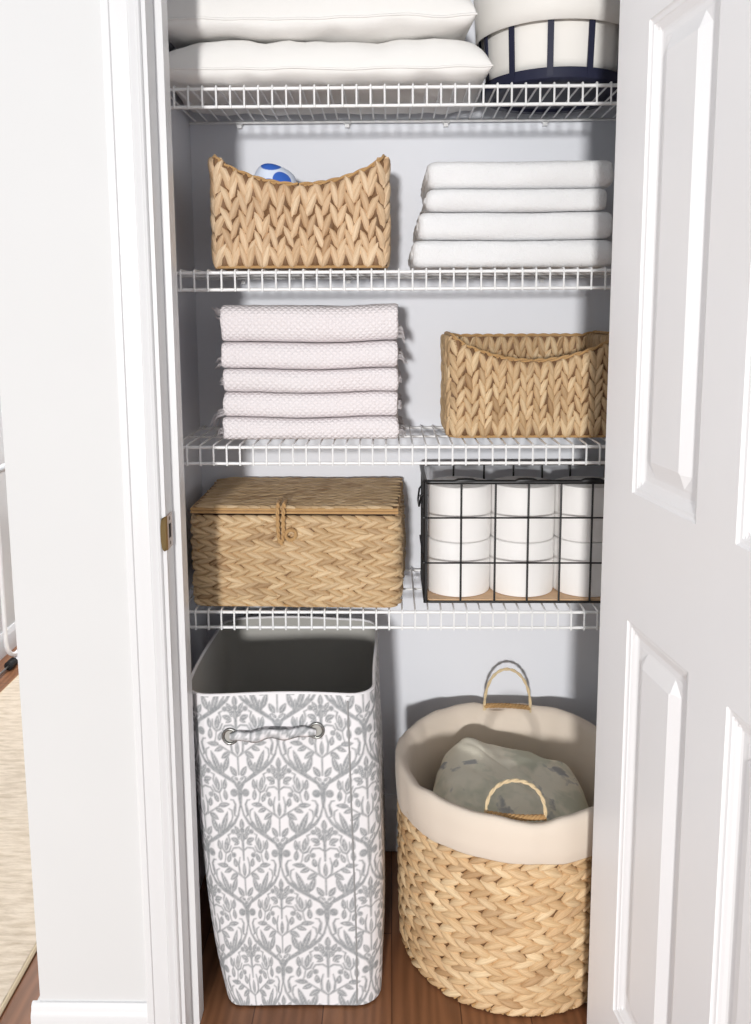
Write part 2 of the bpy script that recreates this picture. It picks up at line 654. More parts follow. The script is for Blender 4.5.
# ------------------------------------------------------------------ weaving
def leaf(mb, S, s, t, ang, L, W, H, off, tilt=0.0, bend=0.0, na=6, nb=4, lo=-9.0, hi=9.0):
    ca, sa = math.cos(ang), math.sin(ang)
    verts, uvs = [], []
    for i in range(na + 1):
        a = -1 + 2 * i / na
        wa = W / 2 * max(0.05, (1 - abs(a) ** 2.3)) ** 0.72
        for j in range(nb + 1):
            b = -1 + 2 * j / nb
            q = b * wa + bend * (1 - a * a) * W
            ds = a * L / 2 * ca - q * sa
            dt = a * L / 2 * sa + q * ca
            h = off + H * (max(0.0, 1 - b * b) ** 0.5) * (1 - 0.3 * a * a) + tilt * a - 0.0015 * abs(a) ** 4
            p, n = S(s + ds, min(hi, max(lo, t + dt)))
            verts.append((p[0] + n[0] * h, p[1] + n[1] * h, p[2] + n[2] * h))
            uvs.append((a, b))
    nb1 = nb + 1
    faces = [(i * nb1 + j, i * nb1 + j + 1, (i + 1) * nb1 + j + 1, (i + 1) * nb1 + j) for i in range(na) for j in range(nb)]
    mb.add(verts, faces, uvs)


def round_rect(hx, hy, r, n=6):
    """outline sampled as (s, x, y, nx, ny); starts at the middle of the front edge, runs to +x."""
    pts = [(0, -hy, 0, -1)]
    for cx, cy, a0 in ((hx - r, -hy + r, -90), (hx - r, hy - r, 0), (-hx + r, hy - r, 90), (-hx + r, -hy + r, 180)):
        for i in range(n + 1):
            a = R(a0 + 90 * i / n)
            pts.append((cx + r * math.cos(a), cy + r * math.sin(a), math.cos(a), math.sin(a)))
    pts.append((0, -hy, 0, -1))
    out, s = [], 0.0
    for i, p in enumerate(pts):
        if i:
            s += math.hypot(p[0] - pts[i - 1][0], p[1] - pts[i - 1][1])
        out.append((s,) + p)
    return out, s


class Outline:
    def __init__(s, hx, hy, r):
        s.p, s.len = round_rect(hx, hy, r)
        s.ss = [q[0] for q in s.p]

    def at(s, x):
        import bisect
        x = x % s.len
        i = max(1, min(len(s.p) - 1, bisect.bisect_left(s.ss, x)))
        a, b = s.p[i - 1], s.p[i]
        d = b[0] - a[0]
        t = (x - a[0]) / d if d > 1e-9 else 0
        nx, ny = lerp(a[3], b[3], t), lerp(a[4], b[4], t)
        l = math.hypot(nx, ny) or 1
        return lerp(a[1], b[1], t), lerp(a[2], b[2], t), nx / l, ny / l


def scoop_basket(name, label, group, cx, cy, z, hx, hy, hmax, hmin, mat, colp, rowp, L, W, H, seed, back_scoop, rot=0.0, flare=0.0, ear=0.006):
    rng = random.Random(seed)
    root = empty(name, (cx, cy, z), label, 'basket', group)
    ol = Outline(hx, hy, 0.022)
    cr, sr = math.cos(rot), math.sin(rot)

    def place(x, y, h):
        return (cx + x * cr - y * sr, cy + x * sr + y * cr, z + h)

    def rim(s_):
        x, y, nx, ny = ol.at(s_)
        u = min(1, abs(x) / hx)
        if ny < -0.3 or (back_scoop and ny > 0.3):
            return hmin + (hmax - hmin) * (u ** 2.0) + ear * max(0, (u - 0.86) / 0.14)
        return hmax + (ear * max(0, (u - 0.86) / 0.14) if abs(ny) > .3 else ear)

    def S(s_, t_, inner=0.0):
        x, y, nx, ny = ol.at(s_)
        k = 1 + flare * t_ / hmax
        w = 0.0025 * noise.noise(Vector((s_ * 9, t_ * 9, seed)))
        px, py, pz = place((x + nx * w) * k, (y + ny * w) * k, t_)
        return (px, py, pz), (nx * cr - ny * sr, nx * sr + ny * cr, 0.0)

    def Sin(s_, t_):
        p, n = S(s_, t_)
        return (p[0] - n[0] * 0.006, p[1] - n[1] * 0.006, p[2]), (-n[0], -n[1], 0.0)
    # core wall
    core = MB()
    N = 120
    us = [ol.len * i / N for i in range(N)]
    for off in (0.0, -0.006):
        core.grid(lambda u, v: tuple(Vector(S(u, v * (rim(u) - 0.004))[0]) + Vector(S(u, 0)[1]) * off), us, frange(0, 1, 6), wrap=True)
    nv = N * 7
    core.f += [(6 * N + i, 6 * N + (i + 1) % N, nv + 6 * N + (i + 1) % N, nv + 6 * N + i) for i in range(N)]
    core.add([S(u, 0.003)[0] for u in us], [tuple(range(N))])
    # braids
    wv = MB()
    ncol = int(round(ol.len / colp / 2)) * 2
    cp = ol.len / ncol
    for face, SS_, dens in ((0, S, 1), (1, Sin, 1)):
        for c in range(ncol):
            s_ = (c + 0.5) * cp
            hgt = rim(s_) - 0.004
            nrow = max(3, int(round(hgt / rowp)))
            rp = hgt / nrow
            sg = 1 if c % 2 else -1
            for r_ in range(nrow + 1):
                leaf(core, SS_, s_ + 0.5 * cp, min(max((r_ + 0.2) * rp, L * 0.42), hgt - L * 0.42), R(90), L, W * 1.15, H * 0.55, 0.0003, na=5, nb=3, lo=0.002, hi=hgt)
                t_ = (r_ + (0.0 if sg > 0 else 0.42)) * rp + rng.uniform(-0.08, 0.08) * rp
                l_ = L * rng.uniform(0.9, 1.1)
                t_ = min(max(t_, l_ * 0.42), hgt - l_ * 0.42)
                leaf(wv, SS_, s_ + rng.uniform(-0.06, 0.06) * cp, t_, R(90) - sg * R(rng.uniform(13, 24)), l_, W * rng.uniform(0.9, 1.1),
                     H * rng.uniform(0.85, 1.2), 0.0008, tilt=0.0012, bend=sg * 0.08, lo=0.002, hi=hgt)
    core.build('basket_core', M['straw_gap_shade'], root)
    wv.build('woven_braids', mat, root)
    # twisted edging along rim and base
    ed = MB()
    for ph in (0, PI):
        pts = []
        n = 260
        for i in range(n):
            u = ol.len * i / n
            p, nn = S(u, rim(u) - 0.002)
            a = ph + i * 0.5
            pts.append((p[0] + nn[0] * (-0.001 + 0.0022 * math.cos(a)), p[1] + nn[1] * (-0.001 + 0.0022 * math.cos(a)), p[2] + 0.0022 * math.sin(a)))
        ed.tube(pts, 0.0024, 6, closed=True)
    ed.build('rim_edging', M['twine'], root)
    eb = MB()
    eb.tube([tuple(Vector(S(ol.len * i / 160, 0.003)[0]) + Vector(S(ol.len * i / 160, 0)[1]) * 0.003) for i in range(160)], 0.0028, 6, closed=True)
    eb.build('base_edging', M['twine'], root)
    return root


scoop_basket('storage_basket', 'pale woven basket with scooped rim holding a blue patterned bundle, on second shelf', 'scooped woven baskets',
             -0.1735, 0.142, SH[1] + TOP + 0.0012, 0.160, 0.112, 0.205, 0.157, M['straw_light'], 0.0140, 0.036, 0.050, 0.0168, 0.0098, 3, True, R(2.5), 0.010)
scoop_basket('storage_basket', 'open honey-coloured woven basket beside the fringed hand towels on third shelf', 'scooped woven baskets',
             0.280, 0.158, SH[2] + TOP + 0.0012, 0.160, 0.097, 0.198, 0.154, M['straw_mid'], 0.0134, 0.0265, 0.040, 0.0152, 0.0094, 8, False, 0.0, 0.0)

# blue and white bundle in the first basket
bm_ = MB()


def bundle(u, v):
    a, b = u * 2 * PI, lerp(-PI / 2, PI / 2, v)
    ce = lambda t, p: math.copysign(abs(math.cos(t)) ** p, math.cos(t))
    se = lambda t, p: math.copysign(abs(math.sin(t)) ** p, math.sin(t))
    rr = ce(b, 0.75)
    p = Vector((0.052 * rr * ce(a, 0.9), 0.046 * rr * se(a, 0.9), 0.0975 * se(b, 0.75)))
    p *= 1 + 0.08 * noise.noise(p * 22)
    return p + Vector((-0.231, 0.130, SH[1] + TOP + 0.0122 + 0.0975))


bm_.grid(bundle, [i / 40 for i in range(40)], frange(0, 1, 28), wrap=True)
tag(bm_.build('cloth_bundle', M['blue']), 'rounded blue and white patterned bundle peeking out of the scooped basket', 'bundle')


# ------------------------------------------------------------------ towels
def towel(label, group, cat, x0, x1, y0, y1, z0, z1, mat, seed, end_r=0.018, fringe=None, sag=0.0045):
    z0 += 0.0007
    z1 -= 0.0007
    h = z1 - z0
    root = empty('bath_towel' if fringe is None else 'hand_towel', ((x0 + x1) / 2, (y0 + y1) / 2, z0), label, cat, group)

    def cprof(ro, ri, n=14):
        """folded sheet: outer radius ro, inner radius ri, around the fold axis"""
        yc = y0 + h / 2 * 1.0
        zc_ = (z0 + z1) / 2
        pts = []
        fl = 0.74
        def sq(a, r):
            c, s_ = math.cos(a), math.sin(a)
            return (yc - math.copysign(abs(c) ** fl, c) * r, zc_ + math.copysign(abs(s_) ** fl, s_) * r)
        yb = y1 - (h / 2 - ro) * 0.6
        for i in range(7):
            pts.append((lerp(yb, yc, i / 7), zc_ - ro))
        for i in range(n + 1):
            pts.append(sq(-PI / 2 + PI * i / n, ro))
        for i in range(7):
            pts.append((lerp(yc, yb, (i + 1) / 7), zc_ + ro))
        if ri > 0:
            for i in range(7):
                pts.append((lerp(yb, yc, i / 7), zc_ + ri))
            for i in range(n + 1):
                pts.append(sq(PI / 2 - PI * i / n, ri))
            for i in range(7):
                pts.append((lerp(yc, yb, (i + 1) / 7), zc_ - ri))
        return pts

    def sheet(mb, ro, ri, dx):
        pr = cprof(ro, ri)
        arcl = [0.0]
        for a, b in zip(pr, pr[1:]):
            arcl.append(arcl[-1] + math.hypot(a[0] - b[0], a[1] - b[1]))
        my = sum(p[0] for p in pr) / len(pr)
        mz = (z0 + z1) / 2
        xs = []
        n = 56
        for i in range(n + 1):
            xs.append((lerp(x0 + dx, x1 - dx, i / n), 0.0))
        e = []
        for i in range(5):
            t = (i + 1) / 5 * PI / 2
            e.append((end_r * math.sin(t), end_r * (1 - math.cos(t)) * 0.55))
        xs = [(x0 + dx - a, b) for a, b in reversed(e)] + xs + [(x1 - dx + a, b) for a, b in e]
        verts, uvs = [], []
        for x, ins in xs:
            for (y, z), al in zip(pr, arcl):
                thin = (ro - ri) if ri > 0 else ro
                k = 1 - min(0.6, ins / max(thin, 1e-4) * 0.35)
                if ri > 0:
                    rm = (ro + ri) / 2
                    zz = mz + (z - mz) * (1 - ins / max(ro, 1e-4) * 0.75)
                    yy = y + ins * 1.3 * (1 if y < y0 + h / 2 else 0)
                else:
                    zz = mz + (z - mz) * (1 - ins / max(ro, 1e-4) * 0.75)
                    yy = y + ins * 1.3 * (1 if y < y0 + h / 2 else 0)
                fz = noise.noise(Vector((x * 7, yy * 5, seed // 10 * 7.3 + zz * 2.0)))
                fy = noise.noise(Vector((x * 9, zz * 30, seed * 3.1)))
                fx = noise.noise(Vector((yy * 20, zz * 40, seed * 1.7)))
                zz += sag * fz * min(1.0, max(0.0, (zz - sag_base[0]) / 0.04))
                yy += 0.006 * fy
                xx = x + 0.004 * fx * (1 if abs(x - (x0 + x1) / 2) > (x1 - x0) / 2 - 0.03 else 0)
                zz += 0.0006 * noise.noise(Vector((x * 60, yy * 60, zz * 60)))
                verts.append((xx, yy, zz))
                uvs.append((x, al))
        m = len(pr)
        faces = []
        for i in range(len(xs) - 1):
            for j in range(m):
                q = (j + 1) % m
                faces.append((i * m + j, i * m + q, (i + 1) * m + q, (i + 1) * m + j))
        faces.append(tuple(range(m)))
        faces.append(tuple((len(xs) - 1) * m + j for j in range(m))[::-1])
        mb.add(verts, faces, uvs)
    o_, i_ = h / 2, h / 2 * 0.54
    a = MB()
    sheet(a, o_, i_, end_r)
    a.build('outer_fold', mat, root, angle=80)
    b = MB()
    sheet(b, i_ - 0.0006, 0, end_r * 0.7 + 0.002)
    b.build('inner_fold', mat, root, angle=80)
    if fringe:
        rng = random.Random(seed * 13 + 1)
        for side, (zf, ln, drop) in fringe.items():
            f = MB()
            xe = x0 - end_r * 0.2 if side < 0 else x1 + end_r * 0.2
            for q in range(46):
                y = lerp(y0 + h * 0.3, y1 - 0.01, rng.random() ** 1.6)
                zz = lerp(z0, z1, zf) + rng.uniform(-0.3, 0.3) * h * 0.5
                l_ = ln * rng.uniform(0.6, 1.25)
                p0 = Vector((xe - side * 0.012, y, zz))
                p1 = p0 + Vector((side * (0.012 + l_ * 0.5), rng.uniform(-0.004, 0.004), -drop * l_ * 0.25))
                p2 = p0 + Vector((side * (0.012 + l_ * rng.uniform(0.6, 0.95)), rng.uniform(-0.008, 0.006), -drop * l_ * rng.uniform(0.6, 1.0)))
                f.tube([p0, p1, p2], [0.0016, 0.0014, 0.0007], 5)
            f.tube([(xe - side * 0.013, lerp(y0 + h * 0.3, y1 - 0.01, q / 8), lerp(z0, z1, zf)) for q in range(9)], h * 0.16, 6)
            f.build('fringe', mat, root)
    return root


sag_base = [SH[1] + TOP]
BT = [(1.3590, 1.4090, 0.043, 0.414, 'bottom', -0.002), (1.4090, 1.4605, 0.053, 0.412, 'third from the top', 0.001),
      (1.4605, 1.5025, 0.068, 0.401, 'second from the top', 0.0), (1.5025, 1.5535, 0.070, 0.411, 'topmost', 0.003)]
for i, (a, b, x0, x1, w, y0) in enumerate(BT):
    towel('white terry bath towel, %s of the four stacked by the door' % w, 'bath towels stacked on the second shelf', 'towel',
          x0, x1, y0, 0.262, a, b, M['terry'], 20 + i)
sag_base = [SH[2] + TOP]
HT = [(1.0310, 1.0755, 'bottom', {-1: (0.4, 0.016, 0.9), 1: (0.4, 0.014, 0.7)}),
      (1.0755, 1.1245, 'fourth from the top', {-1: (0.25, 0.028, 1.2), 1: (0.5, 0.008, 0.8)}),
      (1.1245, 1.1700, 'middle', {-1: (0.5, 0.006, 0.5), 1: (0.5, 0.006, 0.5)}),
      (1.1700, 1.2215, 'second from the top', {-1: (0.3, 0.012, 0.8), 1: (0.5, 0.018, 0.7)}),
      (1.2215, 1.2930, 'topmost and thickest', {-1: (0.75, 0.022, -0.4), 1: (0.3, 0.012, 1.4)})]
for i, (a, b, w, fr) in enumerate(HT):
    towel('pinkish white fringed hand towel, %s of the stack of five' % w, 'fringed hand towels stacked on the third shelf', 'towel',
          -0.327 + 0.002 * (i % 3), 0.016 - 0.002 * (i % 2), 0.027 + 0.002 * (i % 2), 0.255, a, b, M['waffle'], 40 + i, end_r=0.008, fringe=fr)


# ------------------------------------------------------------------ pillows
def pillow(label, cx, cy, z0, a, b, hb, ht, seed, corner, lower):
    """z0 = underside; hb / ht = bulge under and over the seam."""
    root = empty('pillow', (cx, cy, z0), label, 'pillow', 'white pillows on the top shelf')
    n, m = 64, 40
    def env(x, y):
        return (max(0.0, 1 - abs(x) ** 9.0) ** 0.38) * (max(0.0, 1 - abs(y) ** 6.0) ** 0.42)
    def P(x, y, side):
        e = env(x, y)
        X = a * x * (1 - corner * (1 - y * y))
        Y = b * y * (1 - corner * 1.1 * (1 - x * x))
        hgt = (ht if side > 0 else hb) * e
        wr = 0.009 * noise.noise(Vector((X * 9, Y * 9, seed + side * 3))) + 0.006 * noise.noise(Vector((X * 24, Y * 20, seed * 2 + side)))
        rim_ = 0.011 * noise.noise(Vector((X * 5, Y * 5, seed * 5))) + 0.004 * noise.noise(Vector((X * 15, Y * 15, seed * 3)))
        Z = hb + rim_ * (1 - e) + side * (hgt + wr * min(1, e * 2.5) * (1.0 if side > 0 else 0.7))
        wv2 = 0.007 * noise.noise(Vector(((cx + X) * 5, (cy + Y) * 5, 3.3))) + 0.003 * noise.noise(Vector(((cx + X) * 13, (cy + Y) * 9, 1.3)))
        if lower:
            Z = min(max(Z, 0.0), hb + ht + wv2)
        else:
            Z = max(Z, wv2)
        return (cx + X, cy + Y, z0 + Z)
    xs = [math.sin(PI / 2 * (-1 + 2 * i / n)) for i in range(n + 1)]
    ys = [math.sin(PI / 2 * (-1 + 2 * i / m)) for i in range(m + 1)]
    mb = MB()
    for side in (1, -1):
        mb.grid(lambda u, v: P(u, v, side), xs, ys)
    body = mb.build('pillow_body', M['pillow'], root, angle=None)
    edge = [(x, -1) for x in xs] + [(1, y) for y in ys[1:]] + [(x, 1) for x in reversed(xs[:-1])] + [(-1, y) for y in reversed(ys[1:-1])]
    s_ = MB()
    s_.tube([P(x, y, 1) for x, y in edge], 0.0024, 6, closed=True)
    s_.build('seam', M['pillow'], root)
    return root


pillow('lower white pillow lying flat on the top shelf', -0.122, 0.126, SH[0] + TOP + 0.0004, 0.304, 0.152, 0.021, 0.060, 4, 0.035, True)
pillow('upper white pillow lying on the lower pillow on the top shelf', -0.137, 0.128, SH[0] + TOP + 0.0004 + 0.0818, 0.290, 0.153, 0.025, 0.084, 9, 0.035, False)

# ------------------------------------------------------------------ navy wire bin with liner
bx, by, bz = 0.318, 0.126, SH[0] + TOP + 0.001
bin_ = empty('wire_bin', (bx, by, bz), 'round navy wire bin with white cloth liner, beside the pillows on the top shelf', 'bin')
RB, RT, HB = 0.136, 0.150, 0.235
bp = MB()
bp.lathe([(0.001, 0.010), (RB - 0.004, 0.010), (RB - 0.002, 0.022), (RB + 0.002, 0.022), (RB + 0.003, 0.004), (RB - 0.002, 0.0), (RB - 0.02, 0.0), (RB - 0.024, 0.005), (0.001, 0.005)],
         (bx, by, bz), 64)
bp.build('base', M['navy'], bin_)
for k in range(12):
    a = 2 * PI * k / 12 - R(102.9)
    b_ = MB()
    c, s_ = math.cos(a), math.sin(a)
    tx, ty = -s_, c
    vs_ = []
    for z_, r_ in ((0.004, RB + 0.001), (HB, RT)):
        for dr, dt in ((-0.0015, -0.0055), (0.0015, -0.0055), (0.0015, 0.0055), (-0.0015, 0.0055)):
            vs_.append((bx + c * (r_ + dr) + tx * dt, by + s_ * (r_ + dr) + ty * dt, bz + z_))
    b_.add(vs_, [(0, 1, 2, 3), (7, 6, 5, 4)] + [(i, (i + 1) % 4, 4 + (i + 1) % 4, 4 + i) for i in range(4)])
    b_.build('upright_bar', M['navy'], bin_, smooth=False)
tr = MB()
tr.tube([(bx + RT * math.cos(2 * PI * i / 64), by + RT * math.sin(2 * PI * i / 64), bz + HB) for i in range(64)], 0.003, 8, closed=True)
tr.build('top_ring', M['navy'], bin_)


def wob(amp, f, sd):
    def fn(p, t, i):
        w = amp * noise.noise(Vector((math.cos(t) * f, math.sin(t) * f, sd + p[2] * 14)))
        return (p[0] + math.cos(t) * w, p[1] + math.sin(t) * w, p[2] + w * 0.3)
    return fn


ln_ = MB()
ln_.lathe([(0.001, 0.024), (RB - 0.010, 0.024), (RB - 0.006, 0.04), (RT - 0.007, HB - 0.01), (RT - 0.006, HB + 0.004)], (bx, by, bz), 72, fn=wob(0.002, 2.5, 3), cap=False)
lo = ln_.build('liner', M['liner_white'], bin_, angle=None)
zf = 0.099
fo = MB()
rf = lerp(RB, RT, zf / HB) + 0.006
fo.lathe([(RT - 0.006, HB + 0.004), (RT - 0.001, HB + 0.007), (RT + 0.006, HB + 0.003), (RT + 0.007, HB - 0.02), (rf + 0.003, zf + 0.03), (rf + 0.002, zf), (rf, zf), (rf + 0.001, zf + 0.03), (RT + 0.004, HB - 0.02)],
         (bx, by, bz), 72, fn=wob(0.0012, 2.5, 6), cap=False)
fo.build('liner_cuff', M['liner_white'], bin_, angle=None)

# ------------------------------------------------------------------ lidded woven box
gx, gy, gz = -0.184, 0.135, SH[3] + TOP + 0.001
bxr = R(-1.5)
boxr = empty('lidded_box', (gx, gy, gz), 'brown woven lidded box with twine loop clasp on the lowest shelf', 'box')
HX, HY, HH = 0.197, 0.126, 0.186
olb = Outline(HX, HY, 0.020)
cb, sb = math.cos(bxr), math.sin(bxr)


def SB(s_, t_):
    x, y, nx, ny = olb.at(s_)
    w = 0.003 * math.sin(PI * t_ / HH) * 0.8 + 0.0015 * noise.noise(Vector((s_ * 8, t_ * 8, 2)))
    x += nx * w + 0.006 * (1 if x > 0 else -1) * max(0, (y + HY) / (2 * HY))
    y += ny * w
    return (gx + x * cb - y * sb, gy + x * sb + y * cb, gz + t_), (nx * cb - ny * sb, nx * sb + ny * cb, 0)


rng = random.Random(5)
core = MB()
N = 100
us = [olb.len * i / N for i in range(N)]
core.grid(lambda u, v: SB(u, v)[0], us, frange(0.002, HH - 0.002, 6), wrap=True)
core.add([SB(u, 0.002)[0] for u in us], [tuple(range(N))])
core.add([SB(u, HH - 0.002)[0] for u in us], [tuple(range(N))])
core.build('box_core', M['straw_gap_shade'], boxr)
wv = MB()
rows = 15
rp = HH / rows
for r_ in range(rows):
    sg = 1 if r_ % 2 else -1
    nc = int(round(olb.len / 0.027))
    cp = olb.len / nc
    for c in range(nc):
        s_ = (c + (0.25 if sg > 0 else 0.6) + 0.37 * (r_ // 2) + rng.uniform(-0.1, 0.1)) * cp
        t_ = min(max((r_ + 0.5) * rp, 0.009), HH - 0.009)
        leaf(wv, SB, s_, t_, sg * R(rng.uniform(15, 25)), 0.047 * rng.uniform(0.88, 1.1), 0.0146 * rng.uniform(0.9, 1.1),
             0.0096 * rng.uniform(0.8, 1.2), 0.0004, tilt=0.0014, bend=sg * 0.06, lo=0.002, hi=HH - 0.001)
wv.build('woven_braids', M['straw_box'], boxr)
# corner posts
for sx, sy in ((-1, -1), (1, -1), (1, 1), (-1, 1)):
    s0 = min(us, key=lambda u: abs(olb.at(u)[0] - sx * HX) + abs(olb.at(u)[1] - sy * HY))
    p, n_ = SB(s0, 0)
    MB().tube([(p[0] + n_[0] * 0.002, p[1] + n_[1] * 0.002, gz + z_) for z_ in frange(0.003, HH - 0.002, 6)], 0.004, 7).build('corner_post', M['twine'], boxr)
eb = MB()
eb.tube([tuple(Vector(SB(olb.len * i / 120, 0.003)[0]) + Vector(SB(olb.len * i / 120, 0)[1]) * 0.003) for i in range(120)], 0.0027, 6, closed=True)
eb.build('base_edging', M['twine'], boxr)
# lid
lid0 = gz + HH + 0.002
LT = 0.011


def SL(s_, t_):
    """lid top: s_ along x, t_ along y in box axes"""
    x, y = s_, t_
    x2 = x + 0.006 * (x / HX) * max(0, (y + HY) / (2 * HY))
    zz = lid0 + LT + 0.006 * (y + HY) / (2 * HY) + 0.002 * noise.noise(Vector((x * 9, y * 9, 7)))
    return (gx + x2 * cb - y * sb, gy + x2 * sb + y * cb, zz), (0, 0, 1)


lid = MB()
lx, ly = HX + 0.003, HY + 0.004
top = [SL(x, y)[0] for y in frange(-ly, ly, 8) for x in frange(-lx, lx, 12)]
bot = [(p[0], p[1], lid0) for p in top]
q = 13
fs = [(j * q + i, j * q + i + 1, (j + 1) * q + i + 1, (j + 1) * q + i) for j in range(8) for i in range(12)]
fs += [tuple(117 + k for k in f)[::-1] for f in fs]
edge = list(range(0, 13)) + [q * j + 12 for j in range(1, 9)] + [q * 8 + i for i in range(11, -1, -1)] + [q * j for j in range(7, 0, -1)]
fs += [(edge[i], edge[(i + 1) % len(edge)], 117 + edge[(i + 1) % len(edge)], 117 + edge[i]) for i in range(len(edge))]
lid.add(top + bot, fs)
lido = lid.build('lid', M['straw_gap_shade'], boxr, smooth=False)
lw = MB()
nr = 20
for r_ in range(nr):
    sg = 1 if r_ % 2 else -1
    y = lerp(-ly + 0.007, ly - 0.007, r_ / (nr - 1))
    for c in range(16):
        x = lerp(-lx + 0.02, lx - 0.02, (c + rng.uniform(-0.2, 0.2) + (0.3 if sg > 0 else 0)) / 15.3)
        leaf(lw, SL, max(-lx + .02, min(lx - .02, x)), y, sg * R(rng.uniform(12, 24)), 0.046, 0.017, 0.005, 0.0004, tilt=0.001)
lw.build('lid_braids', M['straw_box'], lido)
le = MB()
for zz in (0.0035, 0.0095):
    le.tube([tuple(Vector(top[i][:2] + (lid0 + zz,)) + (Vector(top[i]) - Vector((gx, gy, top[i][2]))).normalized() * 0.001) for i in edge], 0.0030, 6, closed=True)
le.build('lid_edging', M['twine'], lido)
# loop and knot
yfr = gy - HY - 0.012
lp = MB()
for dx in (-0.0058, 0.0058):
    path = [(-0.212 + dx, yfr + 0.03, lid0 + LT + 0.012), (-0.212 + dx, yfr + 0.004, lid0 + LT + 0.011), (-0.212 + dx, yfr - 0.005, lid0 + 0.006), (-0.212 + dx * 0.9, yfr - 0.006, lid0 - 0.012),
            (-0.212 + dx * 0.9, yfr - 0.006, lid0 - 0.03), (-0.212 + dx * 0.7, yfr - 0.006, lid0 - 0.046), (-0.212, yfr - 0.0065, lid0 - 0.058)]
    fine = []
    for a_, b_ in zip(path, path[1:]):
        fine += [Vector(a_).lerp(Vector(b_), q_ / 6) for q_ in range(6)]
    for ph in (0, PI):
        lp.tube([v_ + Vector((0.0018 * math.cos(ph + i_ * 0.8), 0.0018 * math.sin(ph + i_ * 0.8), 0)) for i_, v_ in enumerate(fine)], 0.0026, 6)
lp.build('twine_loop', M['twine'], lido)
kn = MB()
kc = Vector((-0.193, yfr - 0.004, lid0 - 0.038))
for a in (0, R(60), R(120)):
    pts = []
    for i in range(20):
        t = 2 * PI * i / 20
        u = Vector((math.cos(t) * 0.0095, math.sin(t * 1) * 0.0045, math.sin(t) * 0.0095))
        u.rotate(Matrix.Rotation(a, 3, 'Y'))
        pts.append(kc + u)
    kn.tube(pts, 0.0036, 6, closed=True)
kn.build('twine_button', M['twine'], boxr)

# ------------------------------------------------------------------ black wire basket and toilet rolls
WX0, WX1, WY0, WY1 = 0.0675, 0.470, 0.025, 0.235
wz0, wz1 = SH[3] + TOP + 0.0026, 0.9490
wb = empty('wire_basket', ((WX0 + WX1) / 2, (WY0 + WY1) / 2, wz0), 'black wire grid basket with wooden base holding toilet rolls on the lowest shelf', 'basket')


def rrect(z_, r=0.012, n=5, inset=0.0):
    x0, x1, y0, y1 = WX0 + inset, WX1 - inset, WY0 + inset, WY1 - inset
    pts = []
    for cx, cy, a0 in ((x1 - r, y0 + r, -90), (x1 - r, y1 - r, 0), (x0 + r, y1 - r, 90), (x0 + r, y0 + r, 180)):
        for i in range(n + 1):
            a = R(a0 + 90 * i / n)
            pts.append((cx + r * math.cos(a), cy + r * math.sin(a), z_))
    return pts


MB().tube(rrect(wz1), 0.0046, 8, closed=True).build('top_rim', M['black'], wb)
MB().tube(rrect(wz0 + 0.0025), 0.0024, 8, closed=True).build('bottom_rim', M['black'], wb)
gxs = [0.1385, 0.2055, 0.2700, 0.3330, 0.3940]
hz = [0.8780, 0.7870]
fp = MB()
for x in gxs:
    fp.tube([(x, WY0, wz0 + 0.002), (x, WY0, wz1)], 0.0021, 6)
for z_ in hz:
    fp.tube([(WX0, WY0 - 0.002, z_), (WX1, WY0 - 0.002, z_)], 0.0019, 6)
for x in (WX0 + 0.0015, WX1 - 0.0015):
    fp.tube([(x, WY0 + 0.004, wz0), (x, WY0 + 0.004, wz1)], 0.0042, 7)
fp.build('front_grid', M['black'], wb)
bp = MB()
for x in gxs:
    bp.tube([(x, WY1, wz0 + 0.002), (x, WY1, wz1)], 0.0021, 6)
for z_ in hz:
    bp.tube([(WX0, WY1 + 0.002, z_), (WX1, WY1 + 0.002, z_)], 0.0019, 6)
for x in (WX0 + 0.0015, WX1 - 0.0015):
    bp.tube([(x, WY1 - 0.004, wz0), (x, WY1 - 0.004, wz1)], 0.0024, 7)
bp.build('back_grid', M['black'], wb)
for x, sx in ((WX0, -1), (WX1, 1)):
    g = MB()
    for y in (0.095, 0.165):
        g.tube([(x, y, wz0 + 0.002), (x, y, wz1)], 0.0021, 6)
    for z_ in hz:
        g.tube([(x + sx * 0.002, WY0, z_), (x + sx * 0.002, WY1, z_)], 0.0019, 6)
    g.build('side_grid', M['black'], wb)
    hd = MB()
    hd.tube([(x, 0.083, 0.912), (x + sx * 0.006, 0.085, 0.905), (x + sx * 0.009, 0.098, 0.885), (x + sx * 0.009, 0.163, 0.885), (x + sx * 0.006, 0.176, 0.905), (x, 0.178, 0.912)], 0.0022, 6)
    hd.build('side_handle', M['black'], wb)
for cx in (0.146, 0.264, 0.392):
    c = MB()
    c.tube([(cx - 0.023, WY0, wz1 + 0.001), (cx - 0.014, WY0, wz1 + 0.0025), (cx, WY0, wz1 + 0.003), (cx + 0.014, WY0, wz1 + 0.0025), (cx + 0.023, WY0, wz1 + 0.001)],
           [0.003, 0.0052, 0.0056, 0.0052, 0.003], 8)
    c.build('rim_clip', M['black'], wb)
bd = MB()
bd.prism([(p[0], p[1]) for p in rrect(0, 0.010, 4, 0.0045)], 'z', wz0 + 0.0005, wz0 + 0.0066)
bd.build('base_board', M['board'], wb, smooth=False)

